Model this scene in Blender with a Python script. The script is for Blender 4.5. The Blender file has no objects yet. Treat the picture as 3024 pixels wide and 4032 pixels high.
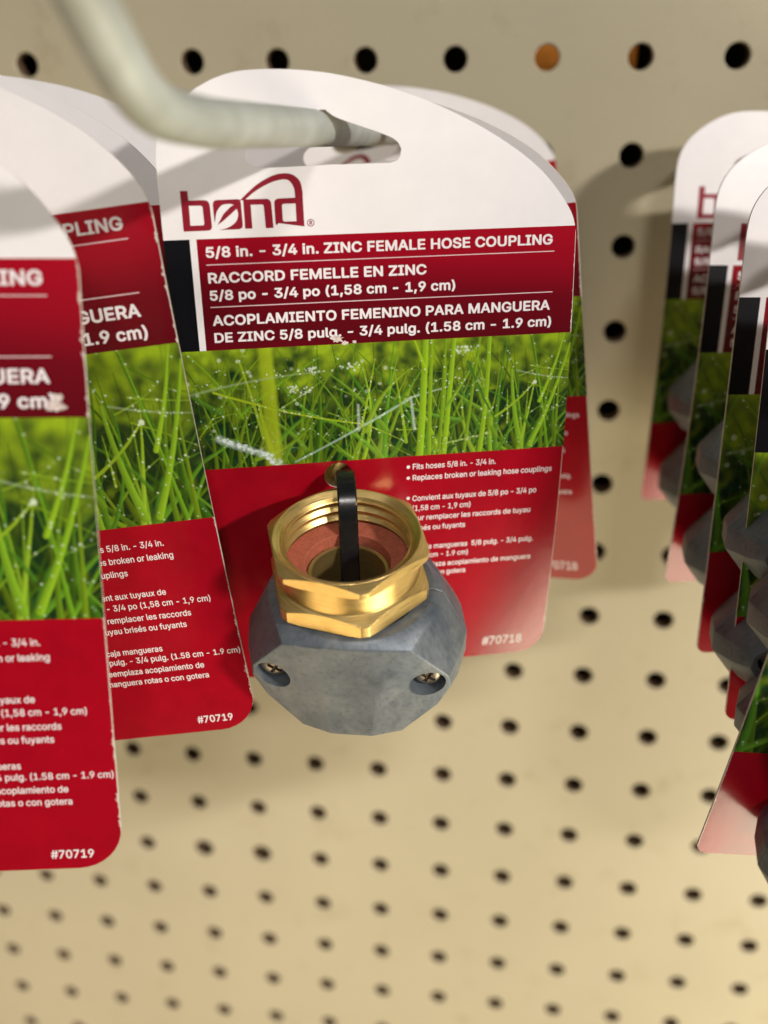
import bpy, bmesh, math, os, random
import numpy as np
from mathutils import Vector, Matrix

# ------------------------------------------------------------------ scene, camera, light (1 unit = 1 cm)
sc = bpy.context.scene
sc.unit_settings.system = 'METRIC'
sc.unit_settings.scale_length = 0.01
COL = sc.collection
random.seed(7)
rng = np.random.default_rng(11)

cam_d = bpy.data.cameras.new('camera')
cam = bpy.data.objects.new('camera', cam_d); COL.objects.link(cam)
CAM_R = Vector((0.99063411, 0.13605322, -0.0115573))
CAM_D = Vector((0.0475297, -0.42294368, -0.9049086))
CAM_F = Vector((-0.12800382, 0.89588401, -0.42544901))
CAM_C = Vector((2.06175336, -29.53244481, 20.23335407))
m = Matrix.Identity(4)
for i in range(3):
    m[i][0] = CAM_R[i]; m[i][1] = -CAM_D[i]; m[i][2] = -CAM_F[i]; m[i][3] = CAM_C[i]
cam.matrix_world = m
cam_d.sensor_fit = 'VERTICAL'
cam_d.sensor_height = 360.0
cam_d.sensor_width = 270.0
cam_d.lens = 360.0 * 3756.776 / 4032.0
cam_d.clip_start = 0.5
cam_d.clip_end = 2000
cam_d.dof.use_dof = True
cam_d.dof.focus_distance = 18.3
cam_d.dof.aperture_fstop = 0.92
cam_d.dof.aperture_blades = 0
sc.camera = cam

world = bpy.data.worlds.new('World'); sc.world = world; world.use_nodes = True
wt = world.node_tree; wn = wt.nodes; wl = wt.links; wn.clear()
w_out = wn.new('ShaderNodeOutputWorld'); w_bg = wn.new('ShaderNodeBackground')
w_tc = wn.new('ShaderNodeTexCoord'); w_sep = wn.new('ShaderNodeSeparateXYZ')
w_mr = wn.new('ShaderNodeMapRange'); w_rp = wn.new('ShaderNodeValToRGB')
wl.new(w_tc.outputs['Generated'], w_sep.inputs[0]); wl.new(w_sep.outputs['Z'], w_mr.inputs['Value'])
w_mr.inputs['From Min'].default_value = -1; w_mr.inputs['From Max'].default_value = 1
wl.new(w_mr.outputs[0], w_rp.inputs[0]); wl.new(w_rp.outputs[0], w_bg.inputs[0]); wl.new(w_bg.outputs[0], w_out.inputs[0])
cr = w_rp.color_ramp
cr.elements[0].position = 0.0; cr.elements[0].color = (0.16, 0.14, 0.12, 1)
cr.elements[1].position = 1.0; cr.elements[1].color = (0.30, 0.30, 0.31, 1)
e = cr.elements.new(0.30); e.color = (0.14, 0.125, 0.11, 1)
e = cr.elements.new(0.47); e.color = (0.10, 0.09, 0.08, 1)
e = cr.elements.new(0.58); e.color = (0.30, 0.29, 0.275, 1)
e = cr.elements.new(0.75); e.color = (0.42, 0.41, 0.39, 1)
w_bg.inputs['Strength'].default_value = 0.17

def area(name, direction, dist, sx, sy, power, color, target=(0, -8, 13)):
    d = Vector(direction).normalized()
    l = bpy.data.lights.new(name, 'AREA'); l.shape = 'RECTANGLE'; l.size = sx; l.size_y = sy
    l.energy = power; l.color = color
    o = bpy.data.objects.new(name, l); COL.objects.link(o)
    o.location = Vector(target) + d * dist
    o.rotation_euler = (-d).to_track_quat('-Z', 'Y').to_euler()
    return o
area('ceiling_lamp_right', (0.73, -0.57, 0.41), 190, 22, 7, 2.75e5, (1.0, 0.955, 0.90))
area('ceiling_lamp_front', (0.18, -0.95, 0.66), 210, 26, 8, 1.1e5, (1.0, 0.96, 0.91))
area('left_fill', (-0.55, -0.75, 0.75), 220, 60, 40, 0.26e5, (0.96, 0.98, 1.0))  # added soft fill from the front left, no real fixture
area('low_right_fill', (0.665, -0.45, -0.60), 62, 36, 40, 4.6e4, (1.0, 0.89, 0.65), target=(5, -7, 4))  # added warm fill from low right: lower board and card glare
area('low_left_fill', (-0.37, -0.56, -0.74), 80, 60, 44, 2.0e4, (1.0, 0.77, 0.46), target=(0, -4, 0))  # added broad warm fill from low left to brighten the lower board

sc.view_settings.view_transform = 'Standard'
sc.view_settings.look = 'None'
sc.view_settings.exposure = 0.0
sc.view_settings.gamma = 1.0
try: sc.view_settings.use_curve_mapping = False
except Exception: pass
sc.render.engine = 'CYCLES'
sc.cycles.use_denoising = True
sc.cycles.max_bounces = 8

# ------------------------------------------------------------------ helpers
def new_mat(name):
    mt = bpy.data.materials.new(name); mt.use_nodes = True
    nt = mt.node_tree
    return mt, nt.nodes, nt.links, nt.nodes['Principled BSDF']

def noise_node(N, L, scale, detail=4, rough=0.6, vec='Object'):
    tc = N.new('ShaderNodeTexCoord'); nz = N.new('ShaderNodeTexNoise')
    nz.inputs['Scale'].default_value = scale; nz.inputs['Detail'].default_value = detail
    nz.inputs['Roughness'].default_value = rough
    L.new(tc.outputs[vec], nz.inputs['Vector'])
    return nz

def ramp(N, L, src, stops):
    r = N.new('ShaderNodeValToRGB'); c = r.color_ramp
    c.elements[0].position, c.elements[0].color = stops[0][0], (*stops[0][1], 1)
    c.elements[1].position, c.elements[1].color = stops[-1][0], (*stops[-1][1], 1)
    for p, col in stops[1:-1]:
        e = c.elements.new(p); e.color = (*col, 1)
    L.new(src, r.inputs[0])
    return r

def bump(N, L, B, src, strength, dist):
    b = N.new('ShaderNodeBump'); b.inputs['Strength'].default_value = strength
    b.inputs['Distance'].default_value = dist
    L.new(src, b.inputs['Height']); L.new(b.outputs[0], B.inputs['Normal'])
    return b

def simple_mat(name, col, rough=0.5, metal=0.0, nscale=None, namp=0.12, bumpd=None, spec=0.5):
    mt, N, L, B = new_mat(name)
    B.inputs['Roughness'].default_value = rough; B.inputs['Metallic'].default_value = metal
    B.inputs['Specular IOR Level'].default_value = spec
    B.inputs['Base Color'].default_value = (*col, 1)
    if nscale:
        nz = noise_node(N, L, nscale, 5)
        lo = tuple(c * (1 - namp) for c in col); hi = tuple(min(1, c * (1 + namp)) for c in col)
        r = ramp(N, L, nz.outputs['Fac'], [(0.3, lo), (0.7, hi)])
        L.new(r.outputs[0], B.inputs['Base Color'])
        if bumpd: bump(N, L, B, nz.outputs['Fac'], 0.5, bumpd)
    return mt

def link_obj(name, me, parent=None):
    o = bpy.data.objects.new(name, me); COL.objects.link(o)
    if parent: o.parent = parent
    return o

def tag(o, label=None, cat=None, group=None, kind=None):
    if label: o['label'] = label
    if cat: o['category'] = cat
    if group: o['group'] = group
    if kind: o['kind'] = kind
    return o

def bm_obj(name, bm, mats, parent=None, smooth=None):
    me = bpy.data.meshes.new(name); bm.to_mesh(me); bm.free()
    for mt in (mats if isinstance(mats, (list, tuple)) else [mats]): me.materials.append(mt)
    if smooth is not None:
        me.polygons.foreach_set('use_smooth', [True] * len(me.polygons))
        me.set_sharp_from_angle(angle=math.radians(smooth))
    return link_obj(name, me, parent)

def np_mesh(name, verts, faces_loop, sizes, mats):
    me = bpy.data.meshes.new(name)
    me.vertices.add(len(verts)); me.vertices.foreach_set('co', np.asarray(verts, np.float32).ravel())
    me.loops.add(len(faces_loop)); me.loops.foreach_set('vertex_index', np.asarray(faces_loop, np.int32))
    me.polygons.add(len(sizes))
    st = np.concatenate([[0], np.cumsum(sizes)[:-1]])
    me.polygons.foreach_set('loop_start', st.astype(np.int32))
    try: me.polygons.foreach_set('loop_total', np.asarray(sizes, np.int32))
    except Exception: pass
    me.update(calc_edges=True)
    for mt in mats: me.materials.append(mt)
    return me

# ------------------------------------------------------------------ pegboard wall with real holes
def peg_material():
    mt, N, L, B = new_mat('pegboard_paint')
    nz = noise_node(N, L, 0.09, 3); n2 = noise_node(N, L, 6.0, 6, 0.7)
    r = ramp(N, L, nz.outputs['Fac'], [(0.3, (0.45, 0.397, 0.275)), (0.7, (0.495, 0.438, 0.305))])
    mx = N.new('ShaderNodeMixRGB'); mx.blend_type = 'MULTIPLY'; mx.inputs[0].default_value = 1
    r2 = ramp(N, L, n2.outputs['Fac'], [(0.3, (0.95, 0.95, 0.95)), (0.7, (1, 1, 1))])
    n3 = noise_node(N, L, 0.55, 8, 0.72); r3 = ramp(N, L, n3.outputs['Fac'], [(0.30, (0.86, 0.83, 0.78)), (0.44, (1, 1, 1))])
    my = N.new('ShaderNodeMixRGB'); my.blend_type = 'MULTIPLY'; my.inputs[0].default_value = 1
    L.new(r.outputs[0], mx.inputs[1]); L.new(r2.outputs[0], mx.inputs[2]); L.new(mx.outputs[0], my.inputs[1]); L.new(r3.outputs[0], my.inputs[2])
    L.new(my.outputs[0], B.inputs['Base Color'])
    B.inputs['Roughness'].default_value = 0.42
    bump(N, L, B, n2.outputs['Fac'], 0.15, 0.02)
    return mt
M_PEG = peg_material()
M_FIBRE = simple_mat('hardboard_fibre', (0.13, 0.078, 0.038), 0.9, nscale=8, namp=0.35)
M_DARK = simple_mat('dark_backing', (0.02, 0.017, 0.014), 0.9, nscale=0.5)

def build_pegboard():
    P = 2.54; n = 24; r0 = 0.34; T = 0.55
    V = []; F = []; S = []; MI = []
    for rr in range(-17, 20):
        for cc in range(-19, 16):
            cx, cz = cc * P, -rr * P
            r = r0
            if rr == 4 and cc in (-4, -3): r = 0.40            # two worn, widened holes
            ox, oz = rng.normal(0, 0.008, 2)
            b = len(V)
            for k in range(n):
                a = 2 * math.pi * k / n; ca, sa = math.cos(a), math.sin(a)
                s = (P / 2) / max(abs(ca), abs(sa))
                V.append((cx + ca * s, 0, cz + sa * s))
            for k in range(n):
                a = 2 * math.pi * k / n
                V.append((cx + ox + (r + .035) * math.cos(a), 0, cz + oz + (r + .035) * math.sin(a)))
            for k in range(n):
                a = 2 * math.pi * k / n
                V.append((cx + ox + r * math.cos(a), 0.035, cz + oz + r * math.sin(a)))
            for k in range(n):
                a = 2 * math.pi * k / n
                V.append((cx + ox + r * math.cos(a), T, cz + oz + r * math.sin(a)))
            for lay, mi in ((0, 0), (1, 0), (2, 1)):
                for k in range(n):
                    k2 = (k + 1) % n
                    F += [b + lay * n + k2, b + lay * n + k, b + (lay + 1) * n + k, b + (lay + 1) * n + k2][::-1]
                    S.append(4); MI.append(mi)
    x0, x1, z0, z1 = -19.5 * P, 15.5 * P, -19.5 * P, 17.5 * P
    b = len(V)
    me = np_mesh('pegboard', V, F, S, [M_PEG, M_FIBRE])
    me.polygons.foreach_set('material_index', MI)
    me.polygons.foreach_set('use_smooth', [False] * len(me.polygons))
    o = link_obj('pegboard', me)
    tag(o, 'beige painted pegboard wall full of small round holes behind all the hang cards', 'pegboard', kind='structure')
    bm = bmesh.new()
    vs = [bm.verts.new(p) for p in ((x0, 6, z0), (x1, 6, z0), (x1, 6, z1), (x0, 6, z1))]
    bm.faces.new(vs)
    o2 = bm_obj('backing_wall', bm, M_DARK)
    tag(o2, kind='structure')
build_pegboard()

# ------------------------------------------------------------------ printed cards
RED_LOW = (0.35, 0.0025, 0.012)
def card_material():
    """white coated board; the printed zones are separate materials"""
    def finish(N, L, B, rough):
        nz = noise_node(N, L, 5.0, 4)
        B.inputs['Roughness'].default_value = rough
        B.inputs['Specular IOR Level'].default_value = 0.5
        bump(N, L, B, nz.outputs['Fac'], 0.06, 0.02)
    def uv_edge(N, L, B, colsock, W):
        # chipped print along the card's right and left edges
        uv = N.new('ShaderNodeUVMap'); sp = N.new('ShaderNodeSeparateXYZ'); L.new(uv.outputs[0], sp.inputs[0])
        a = N.new('ShaderNodeMath'); a.operation = 'SUBTRACT'; a.inputs[1].default_value = W / 2; L.new(sp.outputs[0], a.inputs[0])
        ab = N.new('ShaderNodeMath'); ab.operation = 'ABSOLUTE'; L.new(a.outputs[0], ab.inputs[0])
        d = N.new('ShaderNodeMath'); d.operation = 'SUBTRACT'; d.inputs[0].default_value = W / 2; L.new(ab.outputs[0], d.inputs[1])
        nz = N.new('ShaderNodeTexNoise'); nz.inputs['Scale'].default_value = 2.6; nz.inputs['Detail'].default_value = 6; nz.inputs['Roughness'].default_value = .75
        L.new(uv.outputs[0], nz.inputs['Vector'])
        mr = N.new('ShaderNodeMapRange'); mr.inputs['From Min'].default_value = 0.54; mr.inputs['From Max'].default_value = 0.76
        mr.inputs['To Min'].default_value = 0.010; mr.inputs['To Max'].default_value = 0.11 if W > 8 else 0.05
        L.new(nz.outputs['Fac'], mr.inputs['Value'])
        lt = N.new('ShaderNodeMath'); lt.operation = 'LESS_THAN'; L.new(d.outputs[0], lt.inputs[0]); L.new(mr.outputs[0], lt.inputs[1])
        mx = N.new('ShaderNodeMixRGB'); L.new(lt.outputs[0], mx.inputs[0]); L.new(colsock, mx.inputs[1])
        mx.inputs[2].default_value = (0.70, 0.60, 0.55, 1)
        L.new(mx.outputs[0], B.inputs['Base Color'])
    out = {}
    mt, N, L, B = new_mat('card_white')
    nz = noise_node(N, L, 1.6, 4)
    r = ramp(N, L, nz.outputs['Fac'], [(0.3, (0.80, 0.765, 0.77)), (0.7, (0.84, 0.80, 0.805))])
    L.new(r.outputs[0], B.inputs['Base Color']); finish(N, L, B, 0.38); out['white'] = mt
    out['black'] = simple_mat('card_black', (0.004, 0.004, 0.006), 0.3, spec=.25)
    for W in (7.6, 9.1):
        mt, N, L, B = new_mat('card_red_low')
        nz = noise_node(N, L, 2.0, 4)
        r = ramp(N, L, nz.outputs['Fac'], [(0.3, tuple(c * .9 for c in RED_LOW)), (0.7, tuple(c * 1.06 for c in RED_LOW))])
        uv_edge(N, L, B, r.outputs[0], W); finish(N, L, B, 0.17); out['low%.1f' % W] = mt
        mt, N, L, B = new_mat('card_red_high')
        uv = N.new('ShaderNodeUVMap'); sp = N.new('ShaderNodeSeparateXYZ'); L.new(uv.outputs[0], sp.inputs[0])
        # printed blend from bright red above to maroon below, with a diagonal streak
        s = W / 7.6
        ad = N.new('ShaderNodeMath'); ad.operation = 'MULTIPLY_ADD'; ad.inputs[1].default_value = -0.085; L.new(sp.outputs[0], ad.inputs[0])
        L.new(sp.outputs[1], ad.inputs[2])
        dv = N.new('ShaderNodeMath'); dv.operation = 'DIVIDE'; dv.inputs[1].default_value = s; L.new(ad.outputs[0], dv.inputs[0])
        mr = N.new('ShaderNodeMapRange'); mr.inputs['From Min'].default_value = -0.65; mr.inputs['From Max'].default_value = 2.0
        L.new(dv.outputs[0], mr.inputs['Value'])
        r = ramp(N, L, mr.outputs[0], [(0.0, (0.36, 0.003, 0.014)), (0.28, (0.28, 0.003, 0.013)), (0.5, (0.145, 0.003, 0.009)), (0.8, (0.10, 0.003, 0.007)), (1.0, (0.125, 0.003, 0.009))])
        uv_edge(N, L, B, r.outputs[0], W); finish(N, L, B, 0.17); out['high%.1f' % W] = mt
    out['edge'] = simple_mat('card_edge', (0.56, 0.49, 0.42), 0.8, nscale=6, namp=0.25)
    out['back'] = simple_mat('card_back', (0.58, 0.55, 0.52), 0.6, nscale=3, namp=0.08)
    mt, N, L, B = new_mat('grass_print')
    at = N.new('ShaderNodeAttribute'); at.attribute_name = 'print'; L.new(at.outputs['Color'], B.inputs['Base Color'])
    B.inputs['Roughness'].default_value = 0.27; out['grass'] = mt
    mt, N, L, B = new_mat('ink_white')
    B.inputs['Base Color'].default_value = (0.80, 0.74, 0.76, 1); B.inputs['Roughness'].default_value = 0.35; out['ink'] = mt
    out['inkpink'] = simple_mat('ink_rule', (0.72, 0.52, 0.54), 0.35)
    out['logo'] = simple_mat('ink_logo_red', (0.25, 0.004, 0.018), 0.33, nscale=3, namp=.1)
    out['scuff'] = simple_mat('bare_paper', (0.62, 0.52, 0.48), 0.85, nscale=9, namp=0.3)
    return out
CM = card_material()

ARCH = [(0.0, -0.93), (.02, -1.45), (.12, -1.82), (.36, -2.16), (0.70, -2.42), (0.93, -2.545), (1.133, -2.634), (1.413, -2.712), (1.729, -2.75), (2.203, -2.755), (2.718, -2.723), (3.196, -2.659), (3.636, -2.565), (4.035, -2.461), (4.647, -2.264), (5.142, -2.066), (5.687, -1.806), (6.113, -1.565), (6.546, -1.28), (6.9, -0.994), (7.171, -0.705), (7.401, -0.40), (7.535, -0.15), (7.6, 0.12)]
SLOT_HALF = [(4.309, -1.415), (4.247, -1.539), (4.074, -1.644), (3.75, -1.762), (3.428, -1.869), (3.173, -1.964), (3.06, -2.03), (2.98, -2.10)]

def smooth_chain(pts, n):
    """Catmull-Rom resample"""
    p = [Vector(q) for q in pts]; out = []
    for i in range(len(p) - 1):
        p0 = p[max(i - 1, 0)]; p1 = p[i]; p2 = p[i + 1]; p3 = p[min(i + 2, len(p) - 1)]
        for k in range(n):
            t = k / n
            out.append(0.5 * ((2 * p1) + (p2 - p0) * t + (2 * p0 - 5 * p1 + 4 * p2 - p3) * t * t + (3 * p1 - p0 - 3 * p2 + p3) * t ** 3))
    out.append(p[-1])
    return [tuple(q) for q in out]

def card_outline(W, s, H, rc):
    pts = [(u * s, v * s) for u, v in smooth_chain(ARCH, 3)]
    pts[-1] = (W, pts[-1][1])
    for cx, cy, a0 in ((W - rc, H - rc, 0), (rc, H - rc, 90)):
        for k in range(9):
            a = math.radians(a0 + 90 * k / 8)
            pts.append((cx + rc * math.cos(a), cy + rc * math.sin(a)))
    return pts

def slot_outline(s):
    h = smooth_chain(SLOT_HALF, 3)
    cx = 2.92
    left = [(2 * cx - u, v) for u, v in h][::-1]
    bot = [(1.531, -1.40), (1.569, -1.28), (1.66, -1.20), (1.80, -1.165), (2.3, -1.170), (3.0, -1.19), (4.10, -1.19), (4.22, -1.225), (4.29, -1.31)]
    return [(u * s, v * s) for u, v in h + left[1:-1] + bot]

def card_xyz(u, v, W, k, w=0.0):
    # small sag of the board: bent about the horizontal axis
    sl = 2 * k * v; ln = math.sqrt(1 + sl * sl)
    return (u - W / 2, k * v * v - w / ln, -v - w * sl / ln)

KIND = {
    'coupling': dict(W=7.6, s=1.0, V=(2.0, 4.36, 9.60), rc=0.62),
    'wide':     dict(W=9.1, s=9.1 / 7.6, V=(2.37, 5.65, 10.30), rc=0.78),
    'mender':   dict(W=7.6, s=1.0, V=(2.0, 5.52, 7.98), rc=0.22),
}

def make_card_mesh(kind, k):
    K = KIND[kind]; W, s = K['W'], K['s']; L1, L2, H = K['V']
    bm = bmesh.new()
    loops = [card_outline(W, s, H, K['rc']), slot_outline(s)]
    hole_c = (2.95, 4.665) if kind == 'coupling' else (W * .39, L2 + .3 * s)
    loops.append([(hole_c[0] + .285 * math.cos(2 * math.pi * i / 32), hole_c[1] + .275 * math.sin(2 * math.pi * i / 32)) for i in range(32)])
    edges = []
    for lp in loops:
        vs = [bm.verts.new((u, v, 0)) for u, v in lp]
        for i in range(len(vs)): edges.append(bm.edges.new((vs[i], vs[(i + 1) % len(vs)])))
    bmesh.ops.triangle_fill(bm, use_beauty=True, edges=edges)
    def cut(co, no):
        g = bm.verts[:] + bm.edges[:] + bm.faces[:]
        bmesh.ops.bisect_plane(bm, geom=g, plane_co=co, plane_no=no, dist=1e-5)
    for v in [0, L1, L2] + list(np.arange(-2.5 * s, H, 0.32)):
        if all(abs(v - q) > .03 for q in (0, L1, L2)) or v in (0, L1, L2): cut((0, v, 0), (0, 1, 0))
    for u in (0.455 * s, 0.575 * s): cut((u, 0, 0), (1, 0, 0))
    for f in bm.faces:
        c = f.calc_center_median()
        if c.y < 0: mi = 0
        elif c.y < L1: mi = 1 if c.x < .455 * s else (0 if c.x < .575 * s else 2)
        else: mi = 3
        f.material_index = mi
        if f.normal.z > 0: f.normal_flip()
    uvl = bm.loops.layers.uv.new('UVMap')
    front = bm.faces[:]
    boundary = [e for e in bm.edges if e.is_boundary]
    T = 0.045
    back = {v: bm.verts.new((v.co.x, v.co.y, T)) for v in bm.verts[:]}
    for f in front:
        g = bm.faces.new([back[v] for v in reversed(f.verts)]); g.material_index = 5
    for e_ in boundary:
        a, b = e_.verts
        f = e_.link_faces[0]
        for l in f.loops:
            if l.edge == e_: a, b = l.vert, l.link_loop_next.vert
        g = bm.faces.new([b, a, back[a], back[b]]); g.material_index = 4
    for f in bm.faces:
        for l in f.loops: l[uvl].uv = (l.vert.co.x, l.vert.co.y)
    for v in bm.verts:
        v.co = card_xyz(v.co.x, v.co.y, W, k, -v.co.z)
    me = bpy.data.meshes.new('hang_card'); bm.to_mesh(me); bm.free()
    for n_ in ('white', 'black', 'high%.1f' % W, 'low%.1f' % W, 'edge', 'back'): me.materials.append(CM[n_])
    return me

# ---- the grass photograph printed on the cards, painted as vertex colours of a fine grid
def paint_grass(nx=660, ny=210):
    def blur(a, n):
        for _ in range(n):
            a = (np.roll(a, 1, 0) + a + np.roll(a, -1, 0)) / 3; a = (np.roll(a, 1, 1) + a + np.roll(a, -1, 1)) / 3
        return a
    yy, xx = np.mgrid[0:ny, 0:nx] / np.array([ny, nx])[:, None, None]
    n1 = blur(rng.random((ny, nx)), 60); n1 = (n1 - n1.min()) / (np.ptp(n1))
    n2 = blur(rng.random((ny, nx)), 12); n2 = (n2 - n2.min()) / (np.ptp(n2))
    t = np.clip(0.75 - 1.0 * yy + (n1 - .5) * 1.5 + (n2 - .5) * .4, 0, 1)[..., None] ** 1.3
    dark = np.array([0.008, 0.026, 0.006]); lite = np.array([0.24, 0.35, 0.010])
    img = dark * (1 - t) + lite * t
    def stroke(p0, p1, bend, w0, w1, c, alpha=1.0, soft=1.0, drops=0, stripe=0.0):
        p0 = np.array(p0, float); p1 = np.array(p1, float)
        mid = (p0 + p1) / 2 + np.array([-(p1 - p0)[1], (p1 - p0)[0]]) * bend
        L_ = np.hypot(*((p1 - p0)))
        n = int(L_ / 1.2) + 4
        tt = np.linspace(0, 1, n)[:, None]
        q = (1 - tt) ** 2 * p0 + 2 * tt * (1 - tt) * mid + tt ** 2 * p1
        ws = w0 + (w1 - w0) * tt[:, 0]
        x0 = int(max(0, q[:, 0].min() - w0 - 4)); x1 = int(min(nx, q[:, 0].max() + w0 + 5))
        y0 = int(max(0, q[:, 1].min() - w0 - 4)); y1 = int(min(ny, q[:, 1].max() + w0 + 5))
        if x1 <= x0 or y1 <= y0: return
        m_ = np.zeros((y1 - y0, x1 - x0)); sh = np.zeros_like(m_)
        d = q[-1] - q[0]; nrm = np.array([-d[1], d[0]]) / (np.hypot(*d) + 1e-6)
        for (qx, qy), w in zip(q, ws):
            R = int(w + soft + 2)
            ax, bx = max(x0, int(qx) - R), min(x1, int(qx) + R + 2); ay, by = max(y0, int(qy) - R), min(y1, int(qy) + R + 2)
            if bx <= ax or by <= ay: continue
            Y, X = np.mgrid[ay:by, ax:bx]
            dist = np.hypot(X - qx, Y - qy)
            a = np.clip((w - dist) / soft + .5, 0, 1)
            s_ = m_[ay - y0:by - y0, ax - x0:bx - x0]
            g_ = sh[ay - y0:by - y0, ax - x0:bx - x0]
            off = ((X - qx) * nrm[0] + (Y - qy) * nrm[1]) / max(w, .6)
            up = a > s_
            g_[up] = off[up]; np.maximum(s_, a, out=s_)
        cc = np.array(c)[None, None, :] * (1 + stripe * np.clip(sh, -1, 1))[..., None]
        A = (m_ * alpha)[..., None]
        img[y0:y1, x0:x1] = img[y0:y1, x0:x1] * (1 - A) + np.clip(cc, 0, 1) * A
        for _ in range(drops):
            i = rng.integers(0, n); dot(q[i, 0] + rng.normal(0, 1.0), q[i, 1] + rng.normal(0, 1.0), rng.uniform(.6, 1.4), rng.uniform(.3, .8))
    def dot(x, y, r, a, c=(0.72, 0.80, 0.62)):
        R = int(r + 3); ax, bx = max(0, int(x) - R), min(nx, int(x) + R + 2); ay, by = max(0, int(y) - R), min(ny, int(y) + R + 2)
        if bx <= ax or by <= ay: return
        Y, X = np.mgrid[ay:by, ax:bx]; m_ = (np.clip((r - np.hypot(X - x, Y - y)) / 1.0 + .5, 0, 1) * a)[..., None]
        img[ay:by, ax:bx] = img[ay:by, ax:bx] * (1 - m_) + np.array(c) * m_
    def green(b):
        h = rng.random()
        c = np.array([0.055 + .11 * h, 0.17 + .09 * h, 0.008 + .006 * rng.random()]) * b
        return np.clip(c, 0, .9)
    sx, sy = nx / 1550.0, ny / 440.0          # picture coordinates read from the photograph
    # dark undergrowth, then middle, then bright blades
    for i in range(110):
        x = rng.uniform(-20, nx + 20); h = rng.uniform(.2, .9) * ny
        stroke((x, ny + 5), (x + rng.normal(0, 55), ny - h), rng.normal(0, .12), rng.uniform(2.0, 4.6), .5, green(rng.uniform(.12, .42)), .85, 2.2, 0, .25)
    for i in range(34):                       # broad dark leaves near the foot
        x = rng.uniform(0, nx); y = rng.uniform(.45, .95) * ny; a = rng.uniform(-.9, .9)
        stroke((x, y), (x + 36 * math.cos(a), y - 24 * abs(math.sin(a))), .1, rng.uniform(6, 14), 2, np.array([.008, .032, .010]) * rng.uniform(.6, 1.8), .8, 4, 0, .3)
    for i in range(120):
        x = rng.uniform(-20, nx + 20); h = rng.uniform(.35, 1.15) * ny
        stroke((x, ny + 5), (x + rng.normal(0, 75), ny - h), rng.normal(0, .12), rng.uniform(1.5, 4.4), .4, green(rng.uniform(.3, 1.25)), .92, 1.4, int(rng.random() < .3) * 3, .35)
    for i in range(34):                       # leaning thin stems
        x = rng.uniform(0, nx); y = rng.uniform(.1, .9) * ny; a = rng.uniform(-.6, .6); l = rng.uniform(40, 130)
        stroke((x, y), (x + l * math.cos(a), y + l * math.sin(a)), rng.normal(0, .07), 1.3, .3, green(rng.uniform(.6, 1.3)), .9, 1.0, 4, .2)
    for i in range(20):
        x = rng.uniform(nx * .45, nx); h = rng.uniform(.6, 1.2) * ny
        stroke((x, ny + 5), (x + rng.normal(15, 42), ny - h), rng.normal(0, .08), rng.uniform(2.4, 4.8), .5, green(rng.uniform(.8, 1.5)), .95, 1.1, 4, .4)
    for i in range(26):                       # broad soft crossing blades
        x = rng.uniform(-20, nx + 20); y = rng.uniform(.3, 1.1) * ny; a = rng.uniform(.35, 2.8); l = rng.uniform(80, 200)
        stroke((x, y), (x + l * math.cos(a), y - l * math.sin(a)), rng.normal(0, .12), rng.uniform(2.5, 5.5), .8, green(rng.uniform(.7, 1.5)), .85, 2.4, 2, .4)
    for i in range(36):
        x, y = rng.uniform(0, nx), rng.uniform(0, ny)
        dot(x, y, rng.uniform(.5, 1.2), rng.uniform(.2, .6))
    for i in range(26):                       # soft out of focus drops
        dot(rng.uniform(0, nx * .55), rng.uniform(0, ny * .75), rng.uniform(2, 4.2), rng.uniform(.12, .4))
    P = lambda x, y: (x * sx, y * sy)
    Y_ = lambda y: y
    stroke(P(345, 445), P(335, -10), .01, 14, 11, (0.29, 0.38, 0.012), .8, 7, 3, .15)
    stroke(P(345, 400), P(300, 200), -.05, 5, 2, (0.30, 0.40, 0.012), .8, 3)
    stroke(P(310, 330), P(235, 40), .02, 3, 1.5, (0.24, 0.34, 0.015), .9, 1.4, 8)
    stroke(P(20, 160), P(560, 95), -.05, 2.4, 1, (0.30, 0.40, 0.20), .4, 2, 10)
    stroke(P(130, 150), P(720, 300), .05, 2.2, 1.4, (0.26, 0.36, 0.010), 1, 1, 22, .2)
    stroke(P(720, 300), P(870, 375), .0, 1.6, .5, (0.22, 0.32, 0.012), 1, 1, 6)
    stroke(P(370, 230), P(580, 110), .03, 1.6, .6, (0.16, 0.26, 0.02), 1, 1, 14)
    for (xa, ya, xb, yb, w_) in ((135, 322, 310, 392, 7), (310, 392, 425, 478, 5)):
        stroke(P(xa, ya), P(xb, yb), .05, w_, w_ * .7, (0.40, 0.50, 0.42), .5, 5, 0)
        for _ in range(70):
            t_ = rng.random(); dot((xa + (xb - xa) * t_) * sx + rng.normal(0, 4), (ya + (yb - ya) * t_) * sy + rng.normal(0, w_ * .38), rng.uniform(1.0, 3.4), rng.uniform(.2, .7), (.66, .75, .70))
    stroke(P(430, 430), P(900, 210), .02, 1.7, 2.2, (0.30, 0.43, 0.29), .8, 1.2, 22)
    stroke(P(900, 210), P(1060, 175), .0, 1.8, 1, (0.4, 0.5, 0.36), .6, 1.4, 8)
    stroke(P(700, 310), P(760, 60), .02, 2, .6, (0.25, 0.37, 0.012), 1, 1, 10)
    stroke(P(670, 450), P(710, 310), .03, 4, 2, (0.17, 0.30, 0.014), .95, 1.2, 4, .2)
    stroke(P(790, 450), P(720, 330), .0, 3.4, 1, (0.14, 0.25, 0.016), .95, 1.2, 2, .2)
    stroke(P(880, 380), P(830, 90), .02, 3, .8, (0.20, 0.33, 0.012), .95, 1.2, 8, .2)
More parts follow.
